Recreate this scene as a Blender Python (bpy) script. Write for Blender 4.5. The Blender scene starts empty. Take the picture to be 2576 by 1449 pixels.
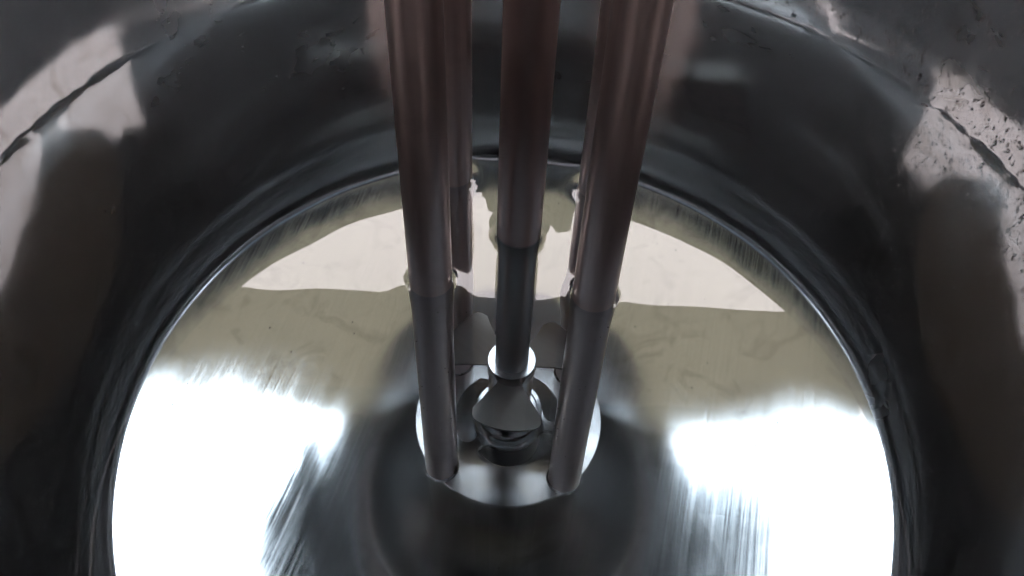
import bpy, bmesh, math, random
import numpy as np
from mathutils import Matrix, Vector

# ------------------------------------------------------------------ units
U = 0.30                      # one unit = camera height above the water = 0.30 m
SC = bpy.context.scene
COL = SC.collection

# ------------------------------------------------------------------ camera
cd = bpy.data.cameras.new("Camera")
cam = bpy.data.objects.new("Camera", cd)
COL.objects.link(cam)
right = Vector((0.99870, 0.03806, 0.03377))
up = -Vector((0.05088, -0.74703, -0.66285))
back = -Vector((0.0, 0.66371, -0.74799))
m = Matrix((right, up, back)).transposed().to_4x4()
m.translation = Vector((-0.007 * U, -1.015 * U, 1.0 * U))
cam.matrix_world = m
cd.sensor_width = 36.0
cd.lens = 36.0 * 2060 / 2576
cd.clip_start = 0.01
cd.clip_end = 500
SC.camera = cam

# ------------------------------------------------------------------ sky (overcast daylight)
world = bpy.data.worlds.new("World")
SC.world = world
world.use_nodes = True
nt = world.node_tree
bg = nt.nodes["Background"]
sky = nt.nodes.new("ShaderNodeTexSky")
sky.sky_type = 'NISHITA'
sky.sun_disc = False
sky.sun_elevation = math.radians(55)
sky.sun_rotation = math.radians(200)
sky.air_density = 1.0
sky.dust_density = 4.0
hazem = nt.nodes.new("ShaderNodeMix")
hazem.data_type = 'RGBA'
hazem.inputs["Factor"].default_value = 0.88
hazem.inputs["B"].default_value = (10.0, 9.05, 9.1, 1)    # even cloud cover
nt.links.new(sky.outputs["Color"], hazem.inputs["A"])
nt.links.new(hazem.outputs["Result"], bg.inputs["Color"])
bg.inputs["Strength"].default_value = 0.12
world.cycles.sampling_method = 'NONE'

SC.view_settings.view_transform = 'Standard'
SC.view_settings.look = 'None'
SC.view_settings.gamma = 1.0
SC.view_settings.use_curve_mapping = False
SC.view_settings.exposure = 4.05

SC.cycles.max_bounces = 6
SC.cycles.glossy_bounces = 6
SC.cycles.transmission_bounces = 6
SC.cycles.diffuse_bounces = 2
SC.cycles.use_denoising = True
SC.cycles.caustics_reflective = True
SC.cycles.caustics_refractive = True
SC.cycles.blur_glossy = 0.0
SC.cycles.sample_clamp_indirect = 0.0

# ------------------------------------------------------------------ materials
def new_mat(name):
    ma = bpy.data.materials.new(name)
    ma.use_nodes = True
    n = ma.node_tree
    return ma, n, n.nodes["Principled BSDF"], n.nodes["Material Output"]

def N(n, typ, **kw):
    o = n.nodes.new(typ)
    for k, v in kw.items():
        setattr(o, k, v)
    return o

def steel(name, col, rough, rvar, layers, rscale=9, coords='Object', haze=0.0, stain=0.0):
    """stainless steel; layers = (noise scale, stretch, rotation about z, tilt): grinding lines and shallow waviness"""
    ma, n, p, out = new_mat(name)
    tc = N(n, "ShaderNodeTexCoord")
    src = tc.outputs[coords]
    geo = N(n, "ShaderNodeNewGeometry")
    nrm = geo.outputs["Normal"]
    fine = None
    for sc_, stretch, rot, tilt in layers:
        mp = N(n, "ShaderNodeMapping"); mp.vector_type = 'TEXTURE'
        mp.inputs["Scale"].default_value = stretch; mp.inputs["Rotation"].default_value = (0, 0, rot)
        n.links.new(src, mp.inputs["Vector"])
        nz = N(n, "ShaderNodeTexNoise"); nz.inputs["Scale"].default_value = sc_
        nz.inputs["Detail"].default_value = 3; nz.inputs["Roughness"].default_value = 0.55
        n.links.new(mp.outputs[0], nz.inputs["Vector"])
        sub = N(n, "ShaderNodeVectorMath", operation='SUBTRACT'); sub.inputs[1].default_value = (0.5, 0.5, 0.5)
        n.links.new(nz.outputs["Color"], sub.inputs[0])
        mul = N(n, "ShaderNodeVectorMath", operation='SCALE'); mul.inputs["Scale"].default_value = tilt
        n.links.new(sub.outputs[0], mul.inputs[0])
        ad = N(n, "ShaderNodeVectorMath", operation='ADD')
        n.links.new(nrm, ad.inputs[0]); n.links.new(mul.outputs[0], ad.inputs[1])
        nrm = ad.outputs[0]; fine = nz
    nn = N(n, "ShaderNodeVectorMath", operation='NORMALIZE'); n.links.new(nrm, nn.inputs[0])
    n.links.new(nn.outputs[0], p.inputs["Normal"])
    big = N(n, "ShaderNodeTexNoise"); big.inputs["Scale"].default_value = rscale; big.inputs["Detail"].default_value = 5
    n.links.new(src, big.inputs["Vector"])
    add = N(n, "ShaderNodeMath", operation='ADD')
    n.links.new(fine.outputs["Fac"], add.inputs[0]); n.links.new(big.outputs["Fac"], add.inputs[1])
    mr = N(n, "ShaderNodeMapRange")
    mr.inputs["From Min"].default_value = 0.7; mr.inputs["From Max"].default_value = 1.3
    mr.inputs["To Min"].default_value = max(0.0, rough - rvar); mr.inputs["To Max"].default_value = rough + rvar
    n.links.new(add.outputs[0], mr.inputs["Value"]); n.links.new(mr.outputs[0], p.inputs["Roughness"])
    mx = N(n, "ShaderNodeMix"); mx.data_type = 'RGBA'
    mx.inputs["A"].default_value = (*[c * 0.9 for c in col], 1); mx.inputs["B"].default_value = (*[min(1, c * 1.1) for c in col], 1)
    n.links.new(fine.outputs["Fac"], mx.inputs["Factor"])
    colour = mx.outputs["Result"]
    if stain > 0:                              # dried water marks with a shape of their own
        sn = N(n, "ShaderNodeTexNoise"); sn.inputs["Scale"].default_value = 38; sn.inputs["Detail"].default_value = 8
        sn.inputs["Distortion"].default_value = 1.2
        n.links.new(src, sn.inputs["Vector"])
        sr = N(n, "ShaderNodeMapRange"); sr.inputs["From Min"].default_value = 0.53; sr.inputs["From Max"].default_value = 0.68
        sr.inputs["To Min"].default_value = 0.0; sr.inputs["To Max"].default_value = stain
        n.links.new(sn.outputs["Fac"], sr.inputs["Value"])
        sm = N(n, "ShaderNodeMix"); sm.data_type = 'RGBA'
        sm.inputs["B"].default_value = (0.20, 0.17, 0.14, 1)
        n.links.new(sr.outputs[0], sm.inputs["Factor"]); n.links.new(colour, sm.inputs["A"])
        colour = sm.outputs["Result"]
    n.links.new(colour, p.inputs["Base Color"])
    p.inputs["Metallic"].default_value = 1.0
    if haze > 0:                               # the wide soft lobe of finely ground steel
        gl = N(n, "ShaderNodeBsdfGlossy"); gl.inputs["Roughness"].default_value = 0.55
        n.links.new(mx.outputs["Result"], gl.inputs["Color"])
        ms = N(n, "ShaderNodeMixShader")
        hz = N(n, "ShaderNodeMapRange")
        hz.inputs["From Min"].default_value = 0.3; hz.inputs["From Max"].default_value = 0.7
        hz.inputs["To Min"].default_value = haze * 0.6; hz.inputs["To Max"].default_value = haze * 1.4
        n.links.new(big.outputs["Fac"], hz.inputs["Value"]); n.links.new(hz.outputs[0], ms.inputs[0])
        n.links.new(p.outputs[0], ms.inputs[1]); n.links.new(gl.outputs[0], ms.inputs[2])
        n.links.new(ms.outputs[0], out.inputs["Surface"])
    return ma

M = {}
M['wall'] = steel("wall_steel", (0.45, 0.44, 0.435), 0.07, 0.04, [(1, (0.05, 0.05, 0.09), 0, 0.012), (1, (0.004, 0.004, 0.03), 0, 0.002)], haze=0.20, stain=0.45)
M['floor'] = steel("dish_steel", (0.74, 0.735, 0.71), 0.06, 0.03, [(1, (0.11, 0.14, 0.11), 0, 0.013), (1, (0.03, 0.03, 0.03), 0, 0.003), (1, (0.0012, 0.10, 0.10), math.radians(-12), 0.0015)], haze=0.04, stain=0.18)
def dull_middle(ma, r_in, r_out, extra):
    """the drain dip is ground less finely than the rest of the floor"""
    n = ma.node_tree
    p = n.nodes["Principled BSDF"]
    old = p.inputs["Roughness"].links[0].from_socket
    tc = N(n, "ShaderNodeTexCoord"); sp = N(n, "ShaderNodeVectorMath", operation='MULTIPLY'); sp.inputs[1].default_value = (1, 1, 0)
    n.links.new(tc.outputs["Object"], sp.inputs[0])
    ln = N(n, "ShaderNodeVectorMath", operation='LENGTH'); n.links.new(sp.outputs[0], ln.inputs[0])
    mr = N(n, "ShaderNodeMapRange"); mr.interpolation_type = 'SMOOTHSTEP'
    mr.inputs["From Min"].default_value = r_in; mr.inputs["From Max"].default_value = r_out
    mr.inputs["To Min"].default_value = extra; mr.inputs["To Max"].default_value = 0.0
    n.links.new(ln.outputs["Value"], mr.inputs["Value"])
    ad = N(n, "ShaderNodeMath", operation='ADD')
    n.links.new(old, ad.inputs[0]); n.links.new(mr.outputs[0], ad.inputs[1]); n.links.new(ad.outputs[0], p.inputs["Roughness"])
dull_middle(M['floor'], 0.30 * U, 0.50 * U, 0.13)
M['knuckle'] = steel("knuckle_steel", (0.45, 0.44, 0.435), 0.17, 0.04, [(1, (0.05, 0.05, 0.05), 0, 0.008), (1, (0.004, 0.004, 0.004), 0, 0.003)], haze=0.20)
M['rod'] = steel("rod_steel", (0.50, 0.405, 0.38), 0.292, 0.01, [(1, (0.02, 0.02, 0.5), 0, 0.008), (1, (0.0015, 0.0015, 0.15), 0, 0.008)], 40, stain=0.12)
M['shaft'] = steel("shaft_steel", (0.42, 0.335, 0.315), 0.292, 0.01, [(1, (0.02, 0.02, 0.5), 0, 0.008)], 40)
M['stem'] = steel("dark_shaft_steel", (0.24, 0.235, 0.225), 0.292, 0.01, [(1, (0.02, 0.02, 0.5), 0, 0.008)], 40)
M['plate'] = steel("machined_steel", (0.60, 0.59, 0.58), 0.20, 0.04, [(1, (0.0006, 0.02, 0.02), 0.4, 0.006)], 60)
M['blade'] = steel("blade_steel", (0.20, 0.185, 0.17), 0.34, 0.02, [(1, (0.003, 0.02, 0.02), 0.9, 0.002)], 60)

def water_mat():
    """clear water: mirror reflection and tinted refraction, mixed by Fresnel"""
    ma, n, p, out = new_mat("clear_water")
    n.nodes.remove(p)
    fr = N(n, "ShaderNodeFresnel"); fr.inputs["IOR"].default_value = 1.3335
    rf = N(n, "ShaderNodeBsdfRefraction"); rf.inputs["IOR"].default_value = 1.3335
    rf.inputs["Roughness"].default_value = 0.0; rf.inputs["Color"].default_value = (0.68, 0.785, 0.85, 1)
    gl = N(n, "ShaderNodeBsdfGlossy"); gl.inputs["Roughness"].default_value = 0.0; gl.inputs["Color"].default_value = (1, 1, 1, 1)
    mx = N(n, "ShaderNodeMixShader")
    n.links.new(fr.outputs[0], mx.inputs[0]); n.links.new(rf.outputs[0], mx.inputs[1]); n.links.new(gl.outputs[0], mx.inputs[2])
    n.links.new(mx.outputs[0], out.inputs["Surface"])
    return ma
M['water'] = water_mat()

def droplet_mat(name="droplet_water", ior=1.3335):
    ma, n, p, out = new_mat(name)
    n.nodes.remove(p)
    g = N(n, "ShaderNodeBsdfGlass"); g.inputs["IOR"].default_value = ior; g.inputs["Roughness"].default_value = 0.0
    n.links.new(g.outputs[0], out.inputs["Surface"])
    return ma
M['drop'] = droplet_mat()
M['bubble'] = droplet_mat("bubble_air", 1 / 1.3335)

def plain(name, col, rough=0.7, nscale=6, var=0.15, metallic=0.0):
    ma, n, p, out = new_mat(name)
    tc = N(n, "ShaderNodeTexCoord")
    nz = N(n, "ShaderNodeTexNoise"); nz.inputs["Scale"].default_value = nscale; nz.inputs["Detail"].default_value = 6
    n.links.new(tc.outputs["Object"], nz.inputs["Vector"])
    mx = N(n, "ShaderNodeMix"); mx.data_type = 'RGBA'
    mx.inputs["A"].default_value = (*[c * (1 - var) for c in col], 1)
    mx.inputs["B"].default_value = (*[min(1, c * (1 + var)) for c in col], 1)
    n.links.new(nz.outputs["Fac"], mx.inputs["Factor"])
    n.links.new(mx.outputs["Result"], p.inputs["Base Color"])
    p.inputs["Roughness"].default_value = rough
    p.inputs["Metallic"].default_value = metallic
    return ma
M['concrete'] = plain("concrete", (0.30, 0.28, 0.26), 0.85, 3)
M['cover'] = plain("cover_paint", (0.40, 0.325, 0.215), 0.7, 1.5)
M['shed'] = plain("shed_paint", (0.50, 0.52, 0.55), 0.8, 1.5)
M['frame'] = plain("frame_paint", (0.33, 0.375, 0.43), 0.6, 3)
M['dark'] = plain("dark_paint", (0.03, 0.033, 0.04), 0.75, 20)

# ------------------------------------------------------------------ mesh helpers
def mesh_obj(name, verts, faces, mat, parent=None, smooth=True):
    me = bpy.data.meshes.new(name)
    me.from_pydata([tuple(v) for v in verts], [], faces)
    me.update()
    if smooth:
        me.polygons.foreach_set("use_smooth", [True] * len(me.polygons))
    me.materials.append(mat)
    o = bpy.data.objects.new(name, me)
    COL.objects.link(o)
    o.parent = parent
    return o

def bm_obj(name, bm, mat, parent=None, angle=35):
    bmesh.ops.recalc_face_normals(bm, faces=bm.faces)
    me = bpy.data.meshes.new(name)
    bm.to_mesh(me); bm.free()
    me.polygons.foreach_set("use_smooth", [True] * len(me.polygons))
    me.set_sharp_from_angle(angle=math.radians(angle))
    me.materials.append(mat)
    o = bpy.data.objects.new(name, me)
    COL.objects.link(o)
    o.parent = parent
    return o

def lathe(bm, prof, seg=96, closed=False, c=(0, 0)):
    rings = []
    for r, z in prof:
        if r < 1e-7:
            rings.append([bm.verts.new((c[0], c[1], z))])
        else:
            rings.append([bm.verts.new((c[0] + r * math.cos(2 * math.pi * k / seg), c[1] + r * math.sin(2 * math.pi * k / seg), z)) for k in range(seg)])
    pairs = list(zip(rings, rings[1:]))
    if closed:
        pairs.append((rings[-1], rings[0]))
    for a, b in pairs:
        for k in range(seg):
            k2 = (k + 1) % seg
            if len(a) == 1 and len(b) == 1:
                continue
            if len(a) == 1:
                bm.faces.new((a[0], b[k], b[k2]))
            elif len(b) == 1:
                bm.faces.new((a[k], b[0], a[k2]))
            else:
                bm.faces.new((a[k], b[k], b[k2], a[k2]))

def empty(name, loc, label, cat, group=None):
    o = bpy.data.objects.new(name, None)
    o.empty_display_size = 0.05
    COL.objects.link(o)
    o.location = loc
    o["label"] = label; o["category"] = cat
    if group:
        o["group"] = group
    return o

# ------------------------------------------------------------------ tank
R = 0.960 * U                 # inside radius
PA, PP = 0.312, 0.66          # slope of the dished floor: PA * (r/U) ** PP
RB = 0.870 * U                # edge of the dished floor
ALPHA = math.atan(PA * (RB / U) ** PP)
ZE = -0.965 * U               # depth of that edge
ZK = -0.62 * U                # where the wall starts to draw in towards it
HR = 0.75 * U                 # rim above the water
TH = 0.004

SUMP_R, SUMP_S, SUMP_W = 0.38, 0.22, 0.14      # steeper sump in the middle of the floor
def floor_slope(q):                            # q = radius in units of U
    t = min(1.0, max(0.0, (SUMP_R + SUMP_W - q) / (2 * SUMP_W)))
    return PA * q ** PP + SUMP_S * (t * t * (3 - 2 * t)) * min(1.0, q / 0.06)
_q = np.linspace(0, RB / U, 400)
_s = np.array([floor_slope(q) for q in _q])
_z = np.concatenate([[0], np.cumsum((_s[1:] + _s[:-1]) / 2 * np.diff(_q))])
def floor_z(r):
    return float(ZE + U * (np.interp(r / U, _q, _z) - _z[-1]))

FZ = floor_z(0)
tank = empty("steel_tank", (0, 0, FZ), "round polished stainless steel tank holding the clear water", "tank")
OFF = Vector((0, 0, -FZ))

def shift(prof):
    return [(r, z - FZ) for r, z in prof]

# shell: vertical wall and the curved knuckle at its foot
kn, kd = [], []
K = 24
zk = ZK
B = [Vector((R, ZK)), Vector((R, -0.80 * U)), Vector((RB + 0.045 * U * math.cos(ALPHA), ZE + 0.045 * U * math.sin(ALPHA))), Vector((RB, ZE))]
for i in range(K + 1):
    t = i / K
    p_ = B[0] * (1 - t)**3 + B[1] * 3 * t * (1 - t)**2 + B[2] * 3 * t * t * (1 - t) + B[3] * t**3
    d_ = (B[1] - B[0]) * (1 - t)**2 + (B[2] - B[1]) * 2 * t * (1 - t) + (B[3] - B[2]) * t * t
    d_.normalize()
    kn.append((p_.x, p_.y)); kd.append((-d_.y, d_.x))
def shell(prof, d_out):
    return prof + [(r + nx * TH, z + nz * TH) for (r, z), (nx, nz) in zip(prof, d_out)][::-1]
inner = [(R, z) for z in np.linspace(HR, zk, 26)]
bm = bmesh.new()
lathe(bm, shift(shell(inner, [(1, 0)] * len(inner))), 256, closed=True)
bm_obj("wall", bm, M['wall'], tank, 40)
bm = bmesh.new()
lathe(bm, shift(shell(kn, kd)), 256, closed=True)
bm_obj("knuckle", bm, M['knuckle'], tank, 40)

rr = np.linspace(0, RB, 110)
top = [(r, floor_z(r)) for r in rr]
bot = [(r, floor_z(r) - TH) for r in rr]
bm = bmesh.new()
lathe(bm, shift(top) + shift(bot)[::-1], 256)
bm_obj("dished_floor", bm, M['floor'], tank, 40)

# rolled rim
bm = bmesh.new()
lathe(bm, shift([(R + TH / 2 + 0.007 * math.cos(a), HR + 0.006 + 0.007 * math.sin(a)) for a in np.linspace(0, 2 * math.pi, 16, endpoint=False)]), 256, closed=True)
bm_obj("rim", bm, M['wall'], tank, 60)

# stepped bracket on the far rim (seen mirrored in the water)
bm = bmesh.new()
bp = [(-0.105, 0.72), (-0.105, 0.885), (0.03, 0.895), (0.03, 0.945), (0.185, 0.945), (0.185, 0.72)]
fc = bm.faces.new([bm.verts.new((x * U, R + 0.0045, z * U)) for x, z in bp])
ex = bmesh.ops.extrude_face_region(bm, geom=[fc])
for v in ex["geom"]:
    if isinstance(v, bmesh.types.BMVert):
        v.co.y += 0.016
bmesh.ops.bevel(bm, geom=bm.edges[:], offset=0.0025, segments=2, affect='EDGES')
bmesh.ops.translate(bm, verts=bm.verts, vec=OFF)
bm_obj("bracket", bm, M['wall'], tank)

# ------------------------------------------------------------------ mixer positions
ROT = math.radians(-3)
RR = 0.188 * U
rod_r = 0.0350 * U
rods = [(RR * math.cos(math.radians(a) + ROT), RR * math.sin(math.radians(a) + ROT)) for a in (-135, -45, 135, 45)]
shaft_r = 0.0385 * U     # sleeve above the water
stem_r = 0.0342 * U      # shaft below it
ZP = -0.85 * U                # top of the guide plate
ZH = 1.77 * U                 # underside of the mixer's cover plate

# ------------------------------------------------------------------ water
def water_height(x, y):
    """meniscus against the wall, the rods and the shaft, and faint ripples"""
    r = np.hypot(x, y)
    lam = 0.0027
    ph_ = np.arctan2(y, x)
    amp = 0.00042 + 0.0002 * np.sin(7 * ph_ + 1.0) + 0.00018 * np.sin(19 * ph_ + 2.0) + 0.00018 * np.sin(47 * ph_) + 0.00012 * np.sin(113 * ph_ + 1.3)
    z = amp * np.exp(-np.maximum(0, R - r) / 0.0022)
    for (cx, cy), rad in [(p, rod_r) for p in rods] + [((0, 0), shaft_r)]:
        d = np.maximum(0, np.hypot(x - cx, y - cy) - rad)
        z = z + 0.0014 * np.exp(-d / lam)
    rng = np.random.RandomState(4)
    for k in range(14):
        wl = rng.uniform(0.025, 0.11); an = rng.uniform(0, 6.283); ph = rng.uniform(0, 6.283)
        z = z + 0.00004 * wl / 0.11 * 0.35 * np.sin((x * math.cos(an) + y * math.sin(an)) * 6.283 / wl + ph)
    return z

rad = np.concatenate([np.arange(0.0006, 0.075, 0.0006), np.arange(0.075, R - 0.012, 0.0016), np.linspace(R - 0.012, R + 0.002, 28)])
SEG = 900
th = np.linspace(0, 2 * math.pi, SEG, endpoint=False)
X = rad[:, None] * np.cos(th)[None]; Y = rad[:, None] * np.sin(th)[None]
Z = water_height(X, Y)
vs = [np.stack([X, Y, Z], -1).reshape(-1, 3)]
# closed below: the body follows the steel, half way into its thickness
low = [(R + 0.002, z) for z in np.linspace(-0.02, zk, 6)] + [(r + a_ * 0.0018, z + b_ * 0.0018) for (r, z), (a_, b_) in zip(kn[1:], kd[1:])] + [(r, floor_z(r) - 0.0015) for r in np.linspace(RB - 0.01, 0.01, 10)]
for r, z in low:
    vs.append(np.stack([r * np.cos(th), r * np.sin(th), np.full(SEG, z)], -1))
V = np.concatenate(vs + [np.array([[0, 0, float(water_height(np.array([0.0]), np.array([0.0]))[0])], [0, 0, FZ - 0.0015]])])
nr = len(rad) + len(low)
i0 = np.arange(nr - 1)[:, None] * SEG; k = np.arange(SEG)[None]; k2 = (k + 1) % SEG
quads = np.stack([i0 + k, i0 + SEG + k, i0 + SEG + k2, i0 + k2], -1).reshape(-1, 4)
ct = nr * SEG
t1 = np.stack([np.full(SEG, ct), k[0], k2[0]], -1)
lb = (nr - 1) * SEG
t2 = np.stack([np.full(SEG, ct + 1), lb + k2[0], lb + k[0]], -1)
me = bpy.data.meshes.new("water")
me.vertices.add(len(V)); me.vertices.foreach_set("co", V.astype(np.float32).ravel())
loops = np.concatenate([quads.ravel(), t1.ravel(), t2.ravel()])
tot = np.concatenate([np.full(len(quads), 4), np.full(2 * SEG, 3)])
me.loops.add(len(loops)); me.loops.foreach_set("vertex_index", loops.astype(np.int32))
me.polygons.add(len(tot)); me.polygons.foreach_set("loop_start", np.concatenate([[0], np.cumsum(tot)[:-1]]).astype(np.int32))
me.update(calc_edges=True); me.validate()
me.polygons.foreach_set("use_smooth", [True] * len(me.polygons))
me.materials.append(M['water'])
water = bpy.data.objects.new("water", me)
COL.objects.link(water)
water["kind"] = "structure"
water["label"] = "clear still water filling the steel tank"

# ------------------------------------------------------------------ mixer
mixer = empty("tank_mixer", (0, 0, ZP), "four-rod stainless steel mixer with central shaft, three-bladed impeller and slotted plate", "mixer")
def mz(z): return z - ZP

def cyl_prof(r, z0, z1, ch=0.0006):
    return [(0, z0), (r - ch, z0), (r, z0 + ch), (r, z1 - ch), (r - ch, z1), (0, z1)]

for (x, y) in rods:
    bm = bmesh.new()
    lathe(bm, cyl_prof(rod_r, 0.0003, mz(ZH) - 0.0078), 64, c=(x, y))
    ro_ = bm_obj("support_rod", bm, M['rod'], mixer)
    bm = bmesh.new()
    lathe(bm, [(rod_r - 0.0004, 0.0002), (rod_r + 0.0011, 0.0002), (rod_r + 0.0009, 0.0007), (rod_r + 0.0003, 0.0012), (rod_r - 0.0004, 0.0014)], 48, closed=True, c=(x, y))
    for v in bm.verts:
        v.co.z *= 1 + 0.25 * math.sin(9 * math.atan2(v.co.y - y, v.co.x - x))
    bm_obj("weld_bead", bm, M['plate'], ro_)

bm = bmesh.new()
lathe(bm, cyl_prof(stem_r, mz(-0.80 * U), mz(-0.004 * U)), 64)
bm_obj("drive_shaft", bm, M['stem'], mixer)
bm = bmesh.new()
lathe(bm, cyl_prof(shaft_r, mz(-0.0035 * U), mz(ZH) - 0.0078, 0.0012), 64)
bm_obj("shaft_sleeve", bm, M['shaft'], mixer)

# guide plate with three kidney slots, built as one solid by cells in polar form
PR = 0.209 * U
PT = 0.014 * U
ri, ro = 0.079 * U, 0.121 * U
bridges = [math.radians(a) for a in (-134, -10, 110)]
def plate():
    bm = bmesh.new()
    outer = [(PR * math.cos(a), PR * math.sin(a)) for a in np.linspace(0, 2 * math.pi, 160, endpoint=False)]
    loops = [outer]
    rc = (ri + ro) / 2; er = (ro - ri) / 2
    for i, b in enumerate(bridges):
        b2 = bridges[(i + 1) % 3]
        while b2 < b: b2 += 2 * math.pi
        half = 0.012 * U
        a0 = b + (half + er) / rc; a1 = b2 - (half + er) / rc
        pts = [(ro * math.cos(a), ro * math.sin(a)) for a in np.linspace(a0, a1, 28)]
        e = (rc * math.cos(a1), rc * math.sin(a1))
        pts += [(e[0] + er * math.cos(a1 + t), e[1] + er * math.sin(a1 + t)) for t in np.linspace(0, math.pi, 12)[1:-1]]
        pts += [(ri * math.cos(a), ri * math.sin(a)) for a in np.linspace(a1, a0, 22)]
        e = (rc * math.cos(a0), rc * math.sin(a0))
        pts += [(e[0] + er * math.cos(a0 + math.pi + t), e[1] + er * math.sin(a0 + math.pi + t)) for t in np.linspace(0, math.pi, 12)[1:-1]]
        loops.append(pts)
    edges = []
    for lp in loops:
        v = [bm.verts.new((x, y, 0)) for x, y in lp]
        edges += [bm.edges.new((v[i], v[(i + 1) % len(v)])) for i in range(len(v))]
    bmesh.ops.triangle_fill(bm, use_beauty=True, use_dissolve=False, edges=edges)
    g = bmesh.ops.extrude_face_region(bm, geom=bm.faces[:])
    for v in g["geom"]:
        if isinstance(v, bmesh.types.BMVert):
            v.co.z = -PT
    return bm
plate_o = bm_obj("slotted_plate", plate(), M['plate'], mixer, 30)

# bearing boss on the plate, hub and collar on the shaft
bm = bmesh.new()
lathe(bm, [(0.0, mz(-0.852 * U)), (0.074 * U, mz(-0.852 * U)), (0.074 * U, mz(-0.803 * U)), (0.072 * U, mz(-0.80 * U)), (0.064 * U, mz(-0.80 * U)), (0.062 * U, mz(-0.806 * U)), (0.0, mz(-0.806 * U))], 96)
bm_obj("bearing_boss", bm, M['plate'], plate_o)
bm = bmesh.new()
lathe(bm, [(0, mz(-0.985 * U)), (0.055 * U, mz(-0.985 * U)), (0.074 * U, mz(-0.965 * U)), (0.074 * U, -PT + 0.0004), (0, -PT + 0.0004)], 96)
bm_obj("lower_bearing", bm, M['stem'], plate_o)
hub_prof = [(0.0, mz(-0.76 * U)), (0.045 * U, mz(-0.76 * U)), (0.047 * U, mz(-0.66 * U)), (0.047 * U, mz(-0.60 * U)), (0.050 * U, mz(-0.585 * U)), (0.050 * U, mz(-0.548 * U)), (0.0485 * U, mz(-0.545 * U)), (0.0, mz(-0.545 * U))]
bm = bmesh.new(); lathe(bm, hub_prof, 96)
hub_o = bm_obj("impeller_hub", bm, M['plate'], mixer)

# three impeller blades: wide sectors with rounded corners and a little pitch
def blade(az):
    bm = bmesh.new()
    r0, r1 = 0.045 * U, 0.150 * U
    ha = math.radians(29)
    def pt(s, t):                      # s 0..1 root to tip, t -1..1 across
        rad_ = r0 + (r1 - r0) * s
        w = ha * (1.0 + 0.10 * s)
        cut = max(0.0, abs(t) - 0.72) / 0.28
        rad_ -= (0.020 * U) * (cut ** 2.2) * s ** 3
        a = t * w
        return rad_ * math.cos(a), rad_ * math.sin(a)
    ns, nn = 14, 22
    pitch = math.radians(9)
    th_ = 0.0022
    grid = {}
    for side in (0, 1):
        for i in range(ns + 1):
            for j in range(nn + 1):
                x, y = pt(i / ns, -1 + 2 * j / nn)
                z = -y * math.tan(pitch) + 0.0006 * math.sin(i / ns * math.pi) - side * th_
                grid[side, i, j] = bm.verts.new((x, y, z))
    for i in range(ns):
        for j in range(nn):
            bm.faces.new([grid[0, i, j], grid[0, i + 1, j], grid[0, i + 1, j + 1], grid[0, i, j + 1]])
            bm.faces.new([grid[1, i, j], grid[1, i, j + 1], grid[1, i + 1, j + 1], grid[1, i + 1, j]])
    for i in range(ns):
        for j in (0, nn):
            bm.faces.new([grid[0, i, j], grid[0, i + 1, j], grid[1, i + 1, j], grid[1, i, j]])
    for j in range(nn):
        for i in (0, ns):
            bm.faces.new([grid[0, i, j], grid[0, i, j + 1], grid[1, i, j + 1], grid[1, i, j]])
    bmesh.ops.rotate(bm, verts=bm.verts, cent=(0, 0, 0), matrix=Matrix.Rotation(az, 3, 'Z'))
    bmesh.ops.translate(bm, verts=bm.verts, vec=(0, 0, mz(-0.575 * U)))
    return bm
for az in (-92, 148, 28):
    bm_obj("blade", blade(math.radians(az)), M['blade'], hub_o, 40)

# cover plate and motor above the picture (mirrored in the water and the tank floor)
bm = bmesh.new()
def slab_part(name, pts, z0, th_, mat):
    fc = bm.faces.new([bm.verts.new((x * U, y * U, z0)) for x, y in pts])
    ex = bmesh.ops.extrude_face_region(bm, geom=[fc])
    for v in ex["geom"]:
        if isinstance(v, bmesh.types.BMVert):
            v.co.z += th_
    bmesh.ops.bevel(bm, geom=[e for e in bm.edges if abs(e.verts[0].co.z - e.verts[1].co.z) > 0.005], offset=0.02, segments=4, affect='EDGES')
    return bm_obj(name, bm, mat, mixer)
slab_part("cover_plate", [(-1.5, 1.38), (-1.5, 0.86), (1.5, 0.86), (1.5, 1.38)], mz(ZH), 0.012, M['cover'])
bm = bmesh.new()
lathe(bm, [(0, mz(ZH) - 0.008), (0.78 * U, mz(ZH) - 0.008), (0.80 * U, mz(ZH) - 0.005), (0.80 * U, mz(ZH) - 0.0004), (0, mz(ZH) - 0.0004)], 96)
bm_obj("added_dark_disc", bm, M['dark'], mixer)  # unseen disc, added to mirror as a dark lobe in the tank floor
bm = bmesh.new()
slab_part("added_dark_strip", [(-1.48, 0.855), (-1.48, 0.40), (1.48, 0.40), (1.48, 0.855)], mz(ZH), 0.0122, M['dark'])  # unseen strip put in to darken the floor reflection beside the mixer
bm = bmesh.new()
slab_part("lifting_frame", [(-2.6, 0.62), (-2.6, -2.0), (2.6, -2.0), (2.6, 0.62)], mz(ZH) + 0.0125, 0.03, M['frame'])
bm = bmesh.new()
lathe(bm, [(0, mz(ZH) + 0.043), (0.36 * U, mz(ZH) + 0.043), (0.36 * U, mz(ZH) + 0.055), (0.28 * U, mz(ZH) + 0.06), (0.28 * U, mz(ZH) + 0.30), (0.2 * U, mz(ZH) + 0.32), (0, mz(ZH) + 0.32)], 96)
bm_obj("motor", bm, M['dark'], mixer)

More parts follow.
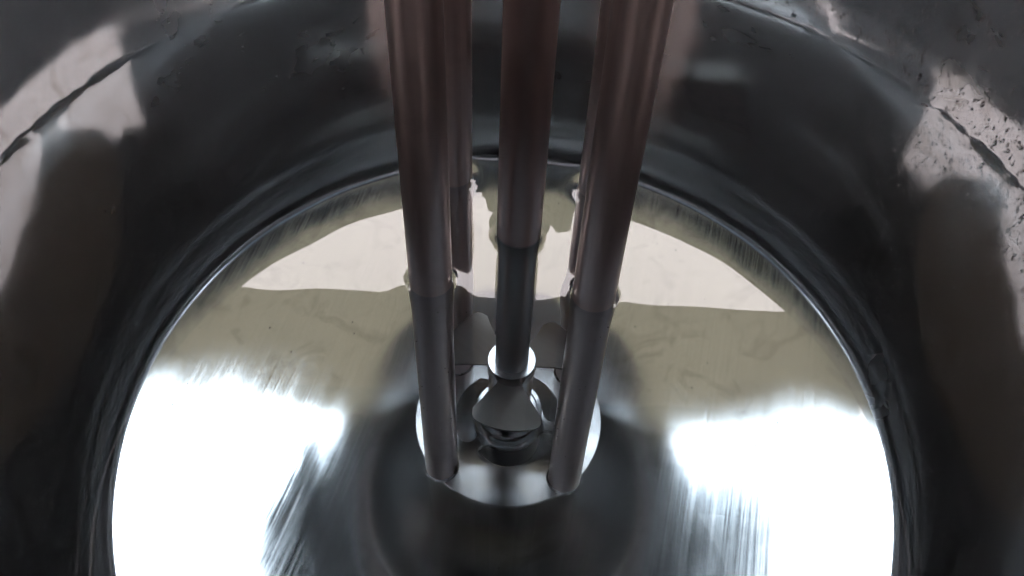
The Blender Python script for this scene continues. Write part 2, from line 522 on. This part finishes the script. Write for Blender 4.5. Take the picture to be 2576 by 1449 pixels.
# ------------------------------------------------------------------ water drops clinging to the steel
rnd = random.Random(11)
DV, DF = [], []
def drop(base, nrm_, up_, r, stretch, hgt, seg=12):
    """an irregular flattened dome of water on a surface; base point, surface normal, up along the surface"""
    side = up_.cross(nrm_)
    amps = [(k_, rnd.uniform(-1, 1) * 0.20 / k_, rnd.uniform(0, 6.28)) for k_ in (1, 2, 3)]
    i0_ = len(DV)
    lev = [(1.0, -0.25), (1.0, 0.12), (0.86, 0.62), (0.52, 0.92)]
    for f_, h_ in lev:
        for q in range(seg):
            a_ = 2 * math.pi * q / seg
            rr_ = r * f_ * (1 + sum(A * math.cos(k_ * a_ + ph) for k_, A, ph in amps))
            sag = -0.25 * r * stretch * h_
            DV.append(base + side * (rr_ * math.cos(a_)) + up_ * (rr_ * stretch * math.sin(a_) + sag) + nrm_ * (hgt * r * h_))
    DV.append(base + up_ * (-0.25 * r * stretch) + nrm_ * (hgt * r))
    top_ = len(DV) - 1
    for l_ in range(3):
        for q in range(seg):
            q2 = (q + 1) % seg
            DF.append((i0_ + l_ * seg + q, i0_ + l_ * seg + q2, i0_ + (l_ + 1) * seg + q2, i0_ + (l_ + 1) * seg + q))
    for q in range(seg):
        DF.append((i0_ + 3 * seg + q, i0_ + 3 * seg + (q + 1) % seg, top_))
    DF.append(tuple(i0_ + q for q in reversed(range(seg))))

def wall_drop(phi, z, r, stretch, hgt):
    nv = Vector((-math.cos(phi), -math.sin(phi), 0))
    drop(Vector((R * math.cos(phi), R * math.sin(phi), z)), nv, Vector((0, 0, 1)), r, stretch, hgt)

for _ in range(4600):         # splashed side, to the right
    phi = math.radians(rnd.triangular(-8, 76, 22))
    z = 0.004 + rnd.random() ** 1.15 * 0.52 * U
    r = 0.0002 + 0.0008 * rnd.random() ** 4
    wall_drop(phi, z, r, rnd.choice((1, 1, 1.2, 1.6, 2.2)), rnd.uniform(0.3, 0.6))
for _ in range(70):           # fat drops and runs there
    phi = math.radians(rnd.uniform(-5, 45)); z = rnd.uniform(0.006, 0.4 * U)
    wall_drop(phi, z, rnd.uniform(0.0008, 0.0015), rnd.uniform(0.9, 2.2), rnd.uniform(0.3, 0.55))
for _ in range(150):          # the left side is nearly dry
    phi = math.radians(rnd.uniform(120, 190)); z = 0.004 + rnd.random() * 0.5 * U
    wall_drop(phi, z, 0.0003 + 0.0007 * rnd.random() ** 3, rnd.choice((1, 1.2, 1.6)), rnd.uniform(0.3, 0.6))
for _ in range(90):           # the far side
    phi = math.radians(rnd.uniform(60, 125)); z = 0.004 + rnd.random() * 0.3 * U
    wall_drop(phi, z, 0.0003 + 0.0006 * rnd.random() ** 3, rnd.choice((1, 1.3)), rnd.uniform(0.3, 0.6))
for i_, (cx_, cy_) in enumerate(rods):             # along the right edges of the rods
    for _ in range((16, 5, 40, 4)[i_]):
        a_ = math.radians(rnd.uniform(-25, 12))
        nv = Vector((math.cos(a_), math.sin(a_), 0))
        drop(Vector((cx_, cy_, 0.003 + rnd.random() * 0.42 * U)) + nv * rod_r, nv, Vector((0, 0, 1)), 0.0002 + 0.0005 * rnd.random() ** 3, rnd.choice((1, 1.3, 1.7)), rnd.uniform(0.3, 0.55), 10)
dm = mesh_obj("water_droplets", DV, DF, M['drop'])
dm["kind"] = "stuff"
dm["label"] = "small clear water drops clinging to the tank wall and rods"

# tiny air bubbles on the steel under water
BV, BF = [], []
def ball(c, r, seg=8, lat=5):
    i0_ = len(BV)
    BV.append(c + Vector((0, 0, r)))
    for a in range(1, lat):
        for q in range(seg):
            t_, p_ = math.pi * a / lat, 2 * math.pi * q / seg
            BV.append(c + Vector((r * math.sin(t_) * math.cos(p_), r * math.sin(t_) * math.sin(p_), r * math.cos(t_))))
    BV.append(c - Vector((0, 0, r)))
    for q in range(seg):
        q2 = (q + 1) % seg
        BF.append((i0_, i0_ + 1 + q, i0_ + 1 + q2))
        for a in range(lat - 2):
            b_ = i0_ + 1 + a * seg
            BF.append((b_ + q, b_ + seg + q, b_ + seg + q2, b_ + q2))
        b_ = i0_ + 1 + (lat - 2) * seg
        BF.append((b_ + q, i0_ + 1 + (lat - 1) * seg, b_ + q2))
for _ in range(420):
    r = 0.00022 + 0.0004 * rnd.random() ** 4
    if rnd.random() < 0.45:
        phi = rnd.uniform(0, 2 * math.pi); z = rnd.uniform(-0.6 * U, -0.01)
        ball(Vector(((R - r) * math.cos(phi), (R - r) * math.sin(phi), z)), r)
    else:
        q_ = RB * math.sqrt(rnd.uniform(0.03, 0.98)); phi = rnd.uniform(0, 2 * math.pi)
        ball(Vector((q_ * math.cos(phi), q_ * math.sin(phi), floor_z(q_) + r * 1.02)), r)
for (cx_, cy_) in rods:
    for _ in range(14):
        a_ = math.radians(rnd.uniform(-180, 0)); r = rnd.uniform(0.0002, 0.0005)
        ball(Vector((cx_ + (rod_r + r) * math.cos(a_), cy_ + (rod_r + r) * math.sin(a_), rnd.uniform(-0.7 * U, -0.01))), r)
bb = mesh_obj("air_bubbles", BV, BF, M['bubble'])
bb["kind"] = "stuff"
bb["label"] = "tiny air bubbles clinging to the steel under the water"

# a little grit lying on the tank floor
GV, GF = [], []
for _ in range(46):
    q_ = RB * math.sqrt(rnd.uniform(0.2, 0.95)); phi = rnd.uniform(0, 2 * math.pi)
    c_ = Vector((q_ * math.cos(phi), q_ * math.sin(phi), floor_z(q_)))
    r = 0.0003 + 0.0007 * rnd.random() ** 3; l_ = rnd.uniform(1, 2.4); a_ = rnd.uniform(0, 6.28)
    i0_ = len(GV)
    for dx, dy, dz in ((1, 0, 0.2), (0.2, 0.6, 0.3), (-0.9, 0.3, 0.2), (-0.3, -0.6, 0.2), (0, 0, 0.9), (0, 0, -0.1)):
        x_, y_ = dx * r * l_, dy * r
        GV.append(c_ + Vector((x_ * math.cos(a_) - y_ * math.sin(a_), x_ * math.sin(a_) + y_ * math.cos(a_), dz * r)))
    for k_ in range(4):
        GF.append((i0_ + k_, i0_ + (k_ + 1) % 4, i0_ + 4)); GF.append((i0_ + (k_ + 1) % 4, i0_ + k_, i0_ + 5))
gr = mesh_obj("grit", GV, GF, M['dark'], smooth=False)
gr["kind"] = "stuff"
gr["label"] = "dark specks of grit lying on the tank floor"

# ------------------------------------------------------------------ ground and canopy
GZ = FZ - 0.20
bm = bmesh.new()
bmesh.ops.create_grid(bm, x_segments=1, y_segments=1, size=60)
g = bm_obj("ground", bm, M['concrete']); g.location.z = GZ; g["kind"] = "structure"

# roofed yard with walls: roof overhead with a straight front edge, sky beyond it, dark all round
shed = empty("walled_shed", (0, -3, GZ), "dark roof and walls round the tank, seen only as its reflections", "shed")
def slab(name, lo, hi, mat):
    bm = bmesh.new()
    bmesh.ops.create_cube(bm, size=1)
    for v in bm.verts:
        v.co = Vector([(a + b) / 2 + c * (b - a) for a, b, c in zip(lo, hi, v.co)]) - shed.location
    return bm_obj(name, bm, mat, shed)
RZ = 3.0
slab("roof", (-5.17, -5.1, RZ), (5.17, 0.45, RZ + 0.12), M['shed'])
WX, WB, WF = 5.17, -5.1, 7.0
slab("back_wall", (-WX, WB - 0.1, GZ), (WX, WB, RZ), M['shed'])
slab("front_wall", (-WX, WF, GZ), (WX, WF + 0.1, 4.1), M['shed'])
for sx in (-1, 1):
    xs = sorted((sx * WX, sx * (WX + 0.1)))
    slab("side_wall", (xs[0], WB, GZ), (xs[1], WF, 2.95), M['shed'])
